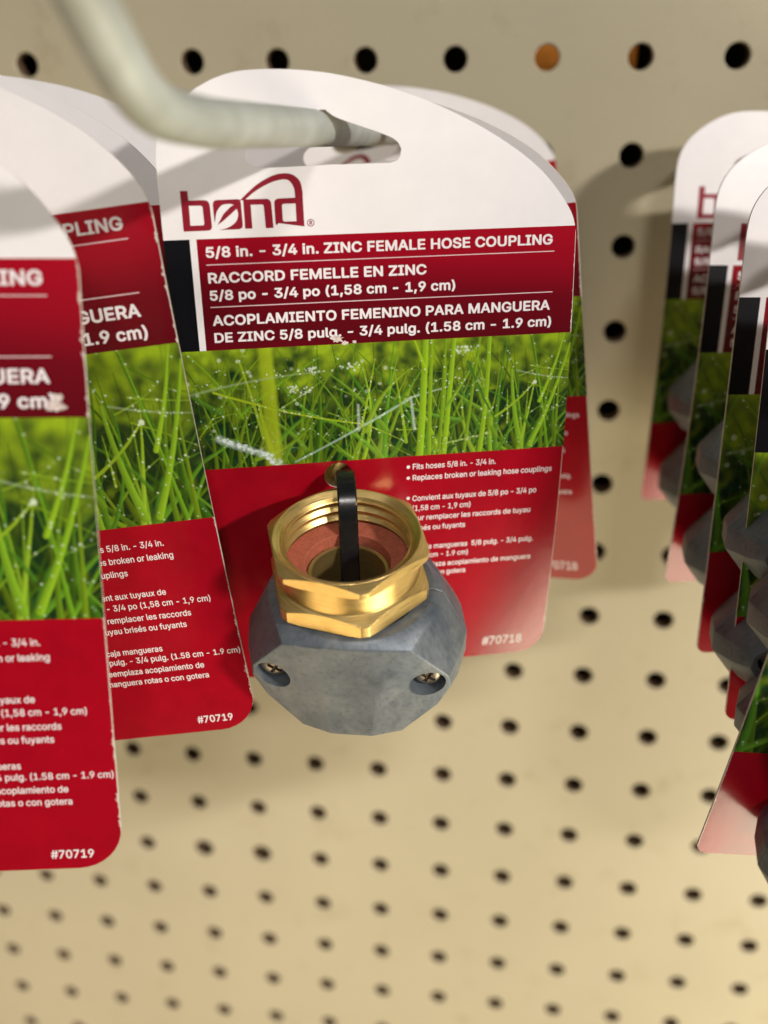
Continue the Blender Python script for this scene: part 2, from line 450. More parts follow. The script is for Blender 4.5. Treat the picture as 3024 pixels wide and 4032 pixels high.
    for x0, x1, b, w in ((935, 960, 1.0, 6.5), (975, 985, .8, 4), (1035, 1075, 1.0, 5), (1015, 1040, .7, 3.2), (1185, 1215, .95, 4.6), (1120, 1180, .7, 3)):
        stroke(P(x0, 450), P(x1, -20), rng.normal(0, .015), w, w * .75, np.array([0.21, 0.36, 0.012]) * b, 1, 1.2, 5, .35)
    stroke(P(960, 120), P(905, -20), .02, 3.4, 1.5, (0.24, 0.38, 0.012), 1, 1.2, 2, .3)
    stroke(P(1040, 260), P(1190, 30), .04, 3.2, 1, (0.15, 0.28, 0.014), 1, 1.2, 4, .3)
    stroke(P(1130, 90), P(1260, 330), .04, 3, 1.2, (0.055, 0.14, 0.014), 1, 1.2, 3, .25)
    stroke(P(1360, 420), P(1310, 130), -.05, 5.5, 2, (0.16, 0.30, 0.014), 1, 1.2, 3, .35)
    stroke(P(1300, 330), P(1295, 200), .02, 1.6, .5, (0.22, 0.34, 0.016), 1, 1, 6)
    stroke(P(1250, 300), P(1405, 180), .08, 2.2, 1.2, (0.24, 0.36, 0.016), 1, 1, 6)
    dot(*P(1408, 178), 3.4, .8, (.6, .68, .5))
    stroke(P(1400, 420), P(1545, 40), .05, 4.6, 1.4, (0.19, 0.34, 0.014), 1, 1.2, 6, .35)
    stroke(P(1430, 250), P(1520, 0), .05, 3.2, 1, (0.22, 0.37, 0.014), 1, 1.2, 4, .3)
    stroke(P(1280, 20), P(1340, 160), .06, 1.4, .5, (0.05, 0.12, 0.014), 1, 1, 3)
    stroke(P(1330, 130), P(1550, 170), .05, 1.6, .8, (0.34, 0.45, 0.24), .4, 1.6, 10)
    stroke(P(1030, 395), P(1210, 365), .03, 1.6, .8, (0.24, 0.34, 0.06), .9, 1, 8)
    dot(*P(1215, 365), 3, .7, (.45, .55, .2))
    stroke(P(690, 320), P(690, 225), .0, 2.8, 2.2, (0.42, 0.48, 0.38), .55, 2.4, 3)
    stroke(P(915, 330), P(900, 215), .0, 2.6, 2, (0.42, 0.50, 0.42), .6, 2, 4)
    for cx, cy in ((440, 150), (480, 165), (500, 85), (670, 85), (1110, 50), (1130, 35)):
        for _ in range(14): dot(cx * sx + rng.normal(0, 9), cy * sy + rng.normal(0, 3), rng.uniform(1, 2.4), rng.uniform(.3, .7), (.62, .70, .60))
    img *= 1.12 * (0.94 + 0.12 * rng.random((ny, nx, 1)))
    return np.clip(img, 0, 1)
GRASS = paint_grass()

def make_grass_mesh(kind, k, step=1):
    K = KIND[kind]; W = K['W']; v0, v1 = K['V'][0], K['V'][1]
    ny, nx, _ = GRASS.shape
    zoom = {'coupling': 1.0, 'wide': 1.39, 'mender': 1.5}[kind]
    iw = W / (7.6 * zoom)                                    # share of the picture's width shown
    i0 = 1 - iw if kind == 'wide' else 0.0
    cols = int(nx * iw / step); rows = int(ny / step)
    U = np.linspace(0, W, cols + 1); V = np.linspace(v0, v1, rows + 1)
    uu, vv = np.meshgrid(U, V)
    w = 0.0035
    X = uu - W / 2; sl = 2 * k * vv; ln = np.sqrt(1 + sl * sl)
    co = np.stack([X, k * vv ** 2 - w / ln, -vv - w * sl / ln], -1).reshape(-1, 3)
    a = (np.arange(rows)[:, None] * (cols + 1) + np.arange(cols)[None, :]).ravel()
    F = np.stack([a, a + cols + 1, a + cols + 2, a + 1], -1).ravel()
    me = np_mesh('grass_picture', co, F, np.full(rows * cols, 4), [CM['grass']])
    xi = np.clip(((i0 + iw * uu / W) * (nx - 1)).round().astype(int), 0, nx - 1)
    yi = np.clip(((vv - v0) / (v1 - v0) * (ny - 1)).round().astype(int), 0, ny - 1)
    c = GRASS[yi, xi].reshape(-1, 3)
    at = me.color_attributes.new('print', 'FLOAT_COLOR', 'POINT')
    at.data.foreach_set('color', np.concatenate([c, np.ones((len(c), 1))], 1).astype(np.float32).ravel())
    me.polygons.foreach_set('use_smooth', [True] * len(me.polygons))
    return me

# ---- lettering
FONT = None
try:
    fp = os.path.join(bpy.utils.system_resource('DATAFILES'), 'fonts', 'Inter.woff2')
    FONT = bpy.data.fonts.load(fp)
except Exception as ex:
    print('font fallback', ex)

def curve_tris(cu):
    o = bpy.data.objects.new('tmp', cu); COL.objects.link(o)
    dg = bpy.context.evaluated_depsgraph_get(); ev = o.evaluated_get(dg)
    me = ev.to_mesh(); me.calc_loop_triangles()
    co = np.array([v.co[:2] for v in me.vertices]).reshape(-1, 2)
    tr = np.array([t.vertices[:] for t in me.loop_triangles]).reshape(-1, 3)
    ev.to_mesh_clear(); bpy.data.objects.remove(o); bpy.data.curves.remove(cu)
    return co, tr

def glyph_loops(body, space=1.0):
    cu = bpy.data.curves.new('txt', 'FONT'); cu.body = body
    if FONT: cu.font = FONT
    cu.size = 1.0; cu.space_character = space
    o = bpy.data.objects.new('tmp', cu); COL.objects.link(o)
    dg = bpy.context.evaluated_depsgraph_get()
    c2 = o.to_curve(dg)
    loops = []
    for sp in c2.splines:
        if sp.type == 'BEZIER':
            bp = sp.bezier_points; n = len(bp); pts = []
            for i in range(n):
                a, b_ = bp[i], bp[(i + 1) % n]
                p0, p1, p2, p3 = (np.array(q[:2]) for q in (a.co, a.handle_right, b_.handle_left, b_.co))
                straight = abs(np.cross(p1 - p0, p3 - p0)) + abs(np.cross(p2 - p0, p3 - p0)) < 1e-7
                for t in ([0.0] if straight else np.linspace(0, 1, 7)[:-1]):
                    pts.append((1 - t) ** 3 * p0 + 3 * t * (1 - t) ** 2 * p1 + 3 * t * t * (1 - t) * p2 + t ** 3 * p3)
        else:
            pts = [np.array(p.co[:2]) for p in sp.points]
        if len(pts) > 2: loops.append(np.array(pts))
    o.to_curve_clear(); bpy.data.objects.remove(o); bpy.data.curves.remove(cu)
    return loops

def text_tris(body, bold=0.022, space=1.0, rows_per_em=52):
    """solid lettering: the outlines are filled row by row (non-zero winding) and thickened by 'bold'"""
    loops = glyph_loops(body, space)
    if not loops: return np.zeros((0, 2)), np.zeros((0, 3), int)
    A = np.concatenate(loops); B = np.concatenate([np.roll(l, -1, 0) for l in loops])
    y0, y1 = A[:, 1].min() - bold, A[:, 1].max() + bold
    n = max(3, int(round((y1 - y0) * rows_per_em))); ys = np.linspace(y0, y1, n + 1); yc = (ys[1:] + ys[:-1]) / 2
    def spans(y):
        up = (A[:, 1] <= y) & (B[:, 1] > y); dn = (A[:, 1] > y) & (B[:, 1] <= y); k = up | dn
        if not k.any(): return []
        x = A[k, 0] + (y - A[k, 1]) / (B[k, 1] - A[k, 1]) * (B[k, 0] - A[k, 0]); w = np.where(up[k], 1, -1)
        o = np.argsort(x); x, w = x[o], np.cumsum(w[o]); out = []; st = None
        for xi, wi in zip(x, w):
            if wi != 0 and st is None: st = xi
            elif wi == 0 and st is not None: out.append((st, xi)); st = None
        return out
    V = []; T = []
    for i, y in enumerate(yc):
        iv = []
        for d in (-.92, -.6, 0, .6, .92):
            e_ = bold * math.sqrt(1 - d * d)
            iv += [(a - e_, b + e_) for a, b in spans(y + d * bold)]
        iv.sort(); mg = []
        for a, b in iv:
            if mg and a <= mg[-1][1]: mg[-1][1] = max(mg[-1][1], b)
            else: mg.append([a, b])
        for a, b in mg:
            k = len(V); V += [(a, ys[i]), (b, ys[i]), (b, ys[i + 1]), (a, ys[i + 1])]; T += [(k, k + 1, k + 2), (k, k + 2, k + 3)]
    return np.array(V), np.array(T)
CAP = None
def place_line(body, u0, u1, base, cap, bold=0.022, space=1.0, hs=None):
    """text between u0 and u1 (u0 None: right aligned at u1 with horizontal scale hs)"""
    global CAP
    if CAP is None:
        c = np.concatenate(glyph_loops('H')); CAP = np.ptp(c[:, 1])
    co, tr = text_tris(body, bold, space)
    if len(co) == 0: return np.zeros((0, 2)), np.zeros((0, 3), int)
    sy = cap / (CAP + 2 * bold)
    x0, x1 = co[:, 0].min(), co[:, 0].max()
    if u0 is None: sx = sy * hs; u0 = u1 - (x1 - x0) * sx
    elif u1 is None: sx = sy * hs
    else: sx = (u1 - u0) / (x1 - x0)
    return np.stack([u0 + (co[:, 0] - x0) * sx, base - (co[:, 1] + bold) * sy], 1), tr

def rect_tris(u0, v0, u1, v1):
    return np.array([(u0, v0), (u1, v0), (u1, v1), (u0, v1)], float), np.array([(0, 1, 2), (0, 2, 3)])

def disc_tris(u, v, r, n=14):
    p = [(u, v)] + [(u + r * math.cos(2 * math.pi * i / n), v + r * math.sin(2 * math.pi * i / n)) for i in range(n)]
    return np.array(p), np.array([(0, 1 + i, 1 + (i + 1) % n) for i in range(n)])

def poly_tris(loops):
    cu = bpy.data.curves.new('shape', 'CURVE'); cu.dimensions = '2D'; cu.fill_mode = 'FRONT'
    for lp in loops:
        sp = cu.splines.new('POLY'); sp.points.add(len(lp) - 1)
        for p, (u, v) in zip(sp.points, lp): p.co = (u, v, 0, 1)
        sp.use_cyclic_u = True
    return curve_tris(cu)

def merge(parts):
    V = []; T = []; n = 0
    for c, t in parts:
        if len(c) == 0: continue
        V.append(c); T.append(t + n); n += len(c)
    return np.concatenate(V), np.concatenate(T)

def rnd(pts, radii, n=5):
    """polygon with rounded corners"""
    out = []; N = len(pts)
    for i, (p, r) in enumerate(zip(pts, radii)):
        if r <= 0: out.append(p); continue
        a = Vector(pts[i - 1]); b = Vector(p); c = Vector(pts[(i + 1) % N])
        d1 = (a - b).normalized(); d2 = (c - b).normalized()
        s = b + d1 * r; e_ = b + d2 * r
        for k in range(n + 1):
            t = k / n
            out.append(tuple((1 - t) ** 2 * s + 2 * t * (1 - t) * b + t * t * e_))
    return out

def logo_tris():
    P = []
    P.append(poly_tris([rnd([(0.368, -0.823), (0.497, -0.819), (0.50, -0.66), (0.86, -0.66), (0.872, -0.143), (0.369, -0.141)], [0, 0, 0, .10, .08, 0]),
                        rnd([(0.498, -0.572), (0.735, -0.57), (0.742, -0.236), (0.495, -0.234)], [0, .05, .03, 0])]))
    leaf_hi = smooth_chain([(0.985, -0.146), (1.146, -0.179), (1.30, -0.276), (1.348, -0.42), (1.287, -0.56), (1.179, -0.583), (1.065, -0.560), (0.976, -0.458), (0.941, -0.335), (0.921, -0.273)], 3)
    P.append(poly_tris([[(0.917, -0.59), (0.930, -0.625), (0.955, -0.645), (0.992, -0.653), (1.36, -0.657), (1.400, -0.645), (1.409, -0.60), (1.414, -0.22), (1.402, -0.175), (1.355, -0.149)] + leaf_hi]))
    P.append(poly_tris([[(0.972, -0.232), (1.09, -0.415), (1.22, -0.53), (1.30, -0.572), (1.33, -0.50), (1.23, -0.42), (1.09, -0.31)]]))
    P.append(poly_tris([rnd([(1.452, -0.648), (1.94, -0.648), (1.956, -0.151), (1.82, -0.149), (1.808, -0.557), (1.578, -0.556), (1.58, -0.153), (1.453, -0.153)], [0, .09, 0, 0, .04, 0, 0, 0])]))
    arc_out = smooth_chain([(1.401, -0.640), (1.547, -0.765), (1.735, -0.906), (1.986, -1.029), (2.182, -1.066), (2.342, -1.042), (2.466, -0.939), (2.506, -0.783), (2.508, -0.65)], 4)
    arc_in = smooth_chain([(2.374, -0.652), (2.366, -0.80), (2.303, -0.922), (2.2, -0.966), (2.012, -0.936), (1.812, -0.857), (1.644, -0.762), (1.507, -0.66), (1.47, -0.635)], 4)
    body = [(2.512, -0.157)] + rnd([(1.998, -0.157), (1.998, -0.645), (2.373, -0.652)], [.09, .085, 0])
    P.append(poly_tris([arc_out + body + arc_in, rnd([(2.130, -0.555), (2.375, -0.555), (2.375, -0.250), (2.130, -0.250)], [.04, 0, 0, .04])]))
    ring = [(2.628 + .066 * math.cos(2 * math.pi * i / 28), -.215 + .066 * math.sin(2 * math.pi * i / 28)) for i in range(28)]
    ring2 = [(2.628 + .054 * math.cos(2 * math.pi * i / 28), -.215 + .054 * math.sin(2 * math.pi * i / 28)) for i in range(28)]
    P.append(poly_tris([ring, ring2]))
    P.append(place_line('R', 2.604, 2.655, -0.180, 0.072, 0.03))
    return merge(P)
LOGO = logo_tris()

def scaled(t, s): return (t[0] * s, t[1])

def header_lines(s, lines):
    """lines: (body, u0, u1, base, cap)"""
    return merge([place_line(b, u0 * s, u1 * s, v * s, c * s, 0.026, 1.02) for b, u0, u1, v, c in lines])

HEAD = header_lines(1, [
    ('5/8 in. - 3/4 in. ZINC FEMALE HOSE COUPLING', .72, 7.15, .327, .188),
    ('RACCORD FEMELLE EN ZINC', .722, 4.738, .777, .186),
    ('5/8 po - 3/4 po (1,58 cm - 1,9 cm)', .725, 5.285, 1.085, .182),
    ('ACOPLAMIENTO FEMENINO PARA MANGUERA', .737, 7.145, 1.548, .192),
    ('DE ZINC 5/8 pulg. - 3/4 pulg. (1.58 cm - 1.9 cm)', .742, 7.185, 1.86, .186)])
HEAD_M = header_lines(1, [
    ('5/8 in. - 3/4 in. ZINC HOSE COUPLING', .72, 6.2, .327, .188),
    ('RACCORD EN ZINC', .722, 3.4, .777, .186),
    ('5/8 po - 3/4 po (1,58 cm - 1,9 cm)', .725, 5.285, 1.085, .182),
    ('ACOPLAMIENTO PARA MANGUERA', .737, 5.6, 1.548, .192),
    ('5/8 pulg. - 3/4 pulg. (1.58 cm - 1.9 cm)', .742, 6.2, 1.86, .186)])
RULES = merge([rect_tris(.713, .442, 7.19, .459), rect_tris(.718, 1.197, 7.186, 1.214)])

def low_text_coupling():
    c = 0.122; b = 0.013
    L_ = [('Fits hoses 5/8 in. - 3/4 in.', 4.463, 6.188, 4.655), ('Replaces broken or leaking hose couplings', 4.463, 7.392, 4.902),
          ('Convient aux tuyaux de 5/8 po - 3/4 po', 4.463, 7.096, 5.370), ('(1,58 cm - 1,9 cm)', 4.463, 5.694, 5.597),
          ('Pour remplacer les raccords de tuyau', 4.40, 6.997, 5.828), ('brisés ou fuyants', 4.463, 5.599, 6.068),
          ('Encaja mangueras  5/8 pulg. - 3/4 pulg.', 4.463, 7.112, 6.535), ('(1.58 cm - 1.9 cm)', 4.463, 5.687, 6.748),
          ('Reemplaza acoplamiento de manguera', 4.463, 7.091, 6.988), ('rotas o con gotera', 4.463, 5.65, 7.203)]
    P = [place_line(t, u0, u1, v, c, b) for t, u0, u1, v in L_]
    P += [disc_tris(4.372, v, .036) for v in (4.597, 4.842, 5.298, 6.47, 6.93)]
    P.append(place_line('#70718', 6.16, 7.09, 9.295, .245, .018))
    return merge(P)

def low_text_wide():
    c = 0.128; b = 0.013
    L_ = [('Fits hoses 5/8 in. - 3/4 in.', 8.042, 6.105), ('Replaces broken or leaking', 8.173, 6.372), ('hose couplings', 7.221, 6.642),
          ('Convient aux tuyaux de', 7.868, 7.116), ('5/8 po - 3/4 po (1,58 cm - 1,9 cm)', 8.696, 7.351), ('Pour remplacer les raccords', 8.258, 7.615), ('de tuyau brisés ou fuyants', 8.119, 7.853),
          ('Encaja mangueras', 7.525, 8.333), ('5/8 pulg. - 3/4 pulg. (1.58 cm - 1.9 cm)', 9.05, 8.543), ('Reemplaza acoplamiento de', 8.271, 8.795), ('manguera rotas o con gotera', 8.318, 9.034)]
    P = [place_line(t, None, u1, v, c, b, 1.0, 0.93) for t, u1, v in L_]
    P.append(place_line('#70719', 7.865, 8.60, 10.09, .165, .018))
    return merge(P)
LOW_C = low_text_coupling(); LOW_W = low_text_wide()

def print_mesh(name, layers, kind, k):
    """layers: list of (uv points, triangles, material, height above the card); one mesh"""
    W = KIND[kind]['W']; CO = []; TR = []; MI = []; UV = []; mats = []; n0 = 0
    for uv, tr, mat, w in layers:
        co = np.array([card_xyz(u, v, W, k, w) for u, v in uv])
        p, q, r = co[tr[:, 0]], co[tr[:, 1]], co[tr[:, 2]]
        flip = np.cross(q - p, r - p)[:, 1] > 0
        tr = tr.copy(); tr[flip] = tr[flip][:, ::-1]
        if mat not in mats: mats.append(mat)
        CO.append(co); TR.append(tr + n0); UV.append(np.asarray(uv)); MI.append(np.full(len(tr), mats.index(mat))); n0 += len(co)
    CO = np.concatenate(CO); TR = np.concatenate(TR); UV = np.concatenate(UV); MI = np.concatenate(MI)
    me = np_mesh(name, CO, TR.ravel(), np.full(len(TR), 3), mats)
    me.polygons.foreach_set('material_index', MI.astype(np.int32))
    ul = me.uv_layers.new(name='UVMap'); ul.data.foreach_set('uv', UV[TR.ravel()].astype(np.float32).ravel())
    return me

def panel_tris(u0, v0, u1, v1):
    n = max(1, int((v1 - v0) / .2)); V = []; T = []
    for i in range(n + 1): V += [(u0, v0 + (v1 - v0) * i / n), (u1, v0 + (v1 - v0) * i / n)]
    for i in range(n): T += [(2 * i, 2 * i + 1, 2 * i + 3), (2 * i, 2 * i + 3, 2 * i + 2)]
    return np.array(V, float), np.array(T)

def scuff_tris(cu, cv, r, seed):
    rs = np.random.default_rng(seed); n = 22
    ph = rs.uniform(.55, 1.25, n)
    return poly_tris([[(cu + r * 1.5 * ph[i] * math.cos(2 * math.pi * i / n), cv + r * ph[i] * math.sin(2 * math.pi * i / n)) for i in range(n)]])

def rod_matrix(w):
    v = Vector(w); t = v.length
    return Matrix.Rotation(t, 4, v / t) if t > 1e-9 else Matrix.Identity(4)

CARDS = {}
def make_card(key, kind, pose, k, label, group, text=True, step=1, scuffs=(), label_low=True):
    K = KIND[kind]; s = K['s']
    me = make_card_mesh(kind, k)
    o = link_obj('hang_card', me)
    o.matrix_world = Matrix.Translation(pose[3:6]) @ rod_matrix(pose[:3])
    tag(o, label, 'hang card', group)
    link_obj('grass_picture', make_grass_mesh(kind, k, step), o)
    lg = (np.stack([(LOGO[0][:, 0] - .368) * 1.2 + .66, LOGO[0][:, 1] * 1.2 + .06], 1), LOGO[1]) if kind == 'mender' else scaled(LOGO, s)
    link_obj('logo', print_mesh('logo', [(*lg, CM['logo'], .004)], kind, k), o)
    head = HEAD_M if kind == 'mender' else HEAD
    L_ = [(*panel_tris(.62 * s, .06 * s, 7.3 * s, 1.95 * s), CM['high%.1f' % K['W']], .0015),
          (*scaled(head, s), CM['ink'], .004), (*scaled(RULES, s), CM['inkpink'], .0035)]
    L_ += [(*scuff_tris(*q), CM['scuff'], .006) for q in scuffs]
    link_obj('header_panel', print_mesh('header_panel', L_, kind, k), o)
    low = {'coupling': LOW_C, 'wide': LOW_W, 'mender': None}[kind]
    if low is not None:
        r_ = (4.28, 4.5, 7.45, 9.36) if kind == 'coupling' else (3.6, 5.9, 9.0, 9.3)
        ex_ = [] if kind == 'coupling' else [(*panel_tris(7.6, 9.3, 8.66, 10.13), CM['low%.1f' % K['W']], .0015)]
        link_obj('information_panel', print_mesh('information_panel', [(*panel_tris(*r_), CM['low%.1f' % K['W']], .0015)] + ex_ + [(*low, CM['ink'], .004)], kind, k), o)
    CARDS[key] = (o, kind, k)
    return o

G1, G2, G3 = 'red and white hang cards on the middle hook', 'red and white hang cards on the left hook', 'red and white hang cards on the right hook'
make_card('M', 'coupling', (-0.096, -0.015, 0.284, -0.56, -11.81, 17.44), .0144,
          'sharp front card on the middle hook, numbered 70718, carrying the brass nut', G1,
          scuffs=[(3.02, 1.90, .075, 3), (3.16, 1.985, .04, 4), (3.34, 1.97, .03, 8)])
make_card('M2', 'coupling', (0.0713, -0.1186, -0.2116, -0.5031, -7.6293, 17.1529), .0045,
          'card tucked behind the sharp front card, showing only a dark right strip', G1)
make_card('M3', 'coupling', (0.0127, -0.1582, 0.1547, -0.7663, -1.525, 17.1591), .0026,
          'rearmost card of the middle hook, a lit white arch peeking out on top', G1, step=3)
make_card('LM', 'wide', (-0.1229, -0.1304, 0.1161, -8.5905, -14.1169, 17.6352), .0049,
          'left hook card with readable fine print, 70719 and a chipped right edge', G2)
make_card('LF', 'wide', (-0.2207, 0.0015, 0.2006, -8.905, -16.7428, 17.77), .0029,
          'blurred frontmost card at the left border with a worn spot under its heading', G2,
          scuffs=[(8.62, 2.20, .10, 5), (8.66, 2.06, .06, 6)])
make_card('LM2', 'wide', (-0.1282, -0.072, 0.0686, -9.1349, -11.1082, 17.4917), .0148,
          'shaded grey rimmed card directly behind the readable left hook card', G2, step=3)
make_card('LM3', 'wide', (-0.1236, -0.1323, 0.0807, -8.8038, -8.151, 17.1017), .0145,
          'rearmost left hook card, its grey arched top just under the hook tip', G2, step=3)
R_P = [((-0.1096, -0.0012, 0.2086, 9.7537, -1.7216, 16.2574), .0109, 'right hook card closest to the pegboard, showing highest in the picture'),
       ((-0.1482, 0.0263, 0.2821, 10.0266, -5.5296, 15.7947), .0095, 'second card out from the pegboard on the right hook'),
       ((-0.1366, 0.0167, 0.2366, 10.2225, -8.4359, 15.7221), .0012, 'middle card of the five on the right hook'),
       ((-0.1057, -0.0227, 0.0401, 10.5109, -11.1202, 15.3838), .0018, 'right hook card just behind the tilted foremost one, black strip and dewy grass'),
       ((-0.0582, 0.1541, 0.2188, 10.8325, -13.8953, 13.7089), .0041, 'tilted foremost card at the right border with a glossy lower corner')]
for i, (p, k, lab) in enumerate(R_P):
    make_card('R%d' % i, 'mender', p, k, lab, G3)

# ------------------------------------------------------------------ metals
def brass_material():
    mt, N, L, B = new_mat('brass')
    tc = N.new('ShaderNodeTexCoord'); mp = N.new('ShaderNodeMapping'); mp.inputs['Scale'].default_value = (1.0, 1.0, 40)
    L.new(tc.outputs['Object'], mp.inputs[0])
    nz = N.new('ShaderNodeTexNoise'); nz.inputs['Scale'].default_value = 2.2; nz.inputs['Detail'].default_value = 5; L.new(mp.outputs[0], nz.inputs['Vector'])
    n2 = noise_node(N, L, 3.0, 5)
    r = ramp(N, L, n2.outputs['Fac'], [(0.3, (0.68, 0.47, 0.165)), (0.7, (0.80, 0.585, 0.235))])
    L.new(r.outputs[0], B.inputs['Base Color'])
    mx = N.new('ShaderNodeMixRGB'); mx.blend_type = 'MULTIPLY'; mx.inputs[0].default_value = 1
    r3 = ramp(N, L, nz.outputs['Fac'], [(0.35, (0.80, 0.77, 0.70)), (0.62, (1, 1, 1))])
    L.new(r.outputs[0], mx.inputs[1]); L.new(r3.outputs[0], mx.inputs[2]); L.new(mx.outputs[0], B.inputs['Base Color'])
    B.inputs['Metallic'].default_value = 0.88
    rr = ramp(N, L, nz.outputs['Fac'], [(0.3, (0.27,) * 3), (0.7, (0.40,) * 3)]); L.new(rr.outputs[0], B.inputs['Roughness'])
    bump(N, L, B, nz.outputs['Fac'], 0.12, 0.02)
    return mt
def zinc_material():
    mt, N, L, B = new_mat('cast_zinc')
    n1 = noise_node(N, L, 1.1, 6, 0.65); n2 = noise_node(N, L, 9.0, 6, 0.7)
    r = ramp(N, L, n1.outputs['Fac'], [(0.32, (0.125, 0.15, 0.18)), (0.5, (0.18, 0.205, 0.23)), (0.68, (0.265, 0.28, 0.285))])
    mx = N.new('ShaderNodeMixRGB'); mx.blend_type = 'MULTIPLY'; mx.inputs[0].default_value = 1
    r2 = ramp(N, L, n2.outputs['Fac'], [(0.28, (0.66,) * 3), (0.46, (0.94,) * 3), (0.66, (1.05,) * 3)])
    L.new(r.outputs[0], mx.inputs[1]); L.new(r2.outputs[0], mx.inputs[2]); L.new(mx.outputs[0], B.inputs['Base Color'])
    B.inputs['Metallic'].default_value = 0.5
    rr = ramp(N, L, n1.outputs['Fac'], [(0.3, (0.42,) * 3), (0.7, (0.60,) * 3)]); L.new(rr.outputs[0], B.inputs['Roughness'])
    bump(N, L, B, n2.outputs['Fac'], 0.2, 0.015)
    return mt
M_BRASS = brass_material(); M_ZINC = zinc_material()
M_RUBBER = simple_mat('red_rubber', (0.43, 0.115, 0.065), 0.85, nscale=14, namp=.2, bumpd=.01, spec=.2)
M_STEEL = simple_mat('screw_steel', (0.30, 0.26, 0.21), 0.36, 0.9, nscale=8)
M_NYLON = simple_mat('black_nylon', (0.008, 0.008, 0.009), 0.22, nscale=10, namp=.3)

NA = 480
def revolve(name, rows, mat, parent, smooth=28, close=True):
    """rows: list of (function angle -> radius, z)"""
    bm = bmesh.new(); rings = []
    for f, z in rows:
        rings.append([bm.verts.new((f(a) * math.cos(a), f(a) * math.sin(a), z)) for a in [2 * math.pi * i / NA for i in range(NA)]])
    for r1, r2 in zip(rings, rings[1:]):
        for i in range(NA):
            j = (i + 1) % NA
            bm.faces.new((r1[i], r1[j], r2[j], r2[i]))
    bmesh.ops.recalc_face_normals(bm, faces=bm.faces[:])
    return bm_obj(name, bm, mat, parent, smooth)

def hex_r(a, flat, ph):
    t = (a - ph + math.pi / 6) % (math.pi / 3) - math.pi / 6
    return flat / math.cos(t)

def build_nut(parent, ph):
    flat = 1.378; C_ = lambda r: (lambda a: r)
    rows = []
    for z in (-0.80,): rows.append((C_(1.12), z))
    # thread: rings inside, seen from above
    zz = -0.80; pitch = 0.215
    for z in np.arange(-0.78, -0.13, 0.018):
        f = ((z + .80) / pitch) % 1.0
        d = 0.085 * (1 - abs(2 * f - 1))
        rows.append((C_(1.145 + min(d, .07)), z))
    rows += [(C_(1.20), -0.15), (C_(1.235), -0.09), (C_(1.345), 0.0), (C_(1.362), 0.0)]
    def hexband(z0, z1, t0, b0, ts, bs):
        out = []; n = 44
        for i in range(n + 1):
            z = z0 + (z1 - z0) * (i / n) ** 1.3
            lim = min(t0 + (z0 - z) * ts, b0 + (z - z1) * bs, 1.548)
            out.append(((lambda L_: (lambda a: min(hex_r(a, flat, ph), L_)))(lim), z))
        return out
    rows += hexband(-0.004, -0.25, 1.366, 1.45, 1.9, 2.2)
    rows += [(C_(1.345), -0.255), (C_(1.335), -0.265), (C_(1.335), -0.765), (C_(1.345), -0.78)]
    rows += hexband(-0.785, -1.17, 1.352, 1.47, 1.6, 3)
    rows += [(C_(1.27), -1.175)]
    return revolve('swivel_nut', rows, M_BRASS, parent, 15)

def build_clamp_half(sign):
    bm = bmesh.new()
    pts = []
    for i in range(15):
        a = math.pi * i / 14
        pts.append((1.68 * math.cos(a), -max(.008, 1.60 * math.sin(a)), -1.27 - .05 * math.sin(a)))
        pts.append((1.50 * math.cos(a), -max(.008, 1.50 * math.sin(a)), -1.20))
    for sx in (-1, 1):
        pts += [(sx * 1.18, -1.45, -1.40), (sx * 1.86, -1.18, -2.30), (sx * 1.90, -1.13, -2.62), (sx * 1.66, -1.14, -3.15), (sx * .98, -1.26, -3.86),
                (sx * 2.0, -.008, -1.92), (sx * 2.16, -.008, -2.25), (sx * 2.16, -.008, -2.75), (sx * 1.86, -.008, -3.35), (sx * 1.2, -.008, -3.94),
                (sx * 2.03, -.72, -2.25), (sx * 2.03, -.72, -2.70), (sx * .5, -1.56, -1.37), (sx * .5, -1.49, -2.7), (sx * .4, -1.39, -3.93)]
    vs = [bm.verts.new((x, y * 1, z)) for x, y, z in pts]
    r = bmesh.ops.convex_hull(bm, input=vs)
    bmesh.ops.delete(bm, geom=[v for v in bm.verts if not v.link_faces], context='VERTS')
    bmesh.ops.dissolve_limit(bm, angle_limit=math.radians(4), verts=bm.verts[:], edges=bm.edges[:])
    es = [e_ for e_ in bm.edges if len(e_.link_faces) == 2 and e_.calc_face_angle() > math.radians(14)]
    bmesh.ops.bevel(bm, geom=es, offset=0.045, segments=3, profile=.6, affect='EDGES', clamp_overlap=True)
    if sign > 0:
        bmesh.ops.scale(bm, vec=(1, -1, 1), verts=bm.verts[:])
        bmesh.ops.reverse_faces(bm, faces=bm.faces[:])
    me = bpy.data.meshes.new('clamp_half'); bm.to_mesh(me); bm.free()
    return me

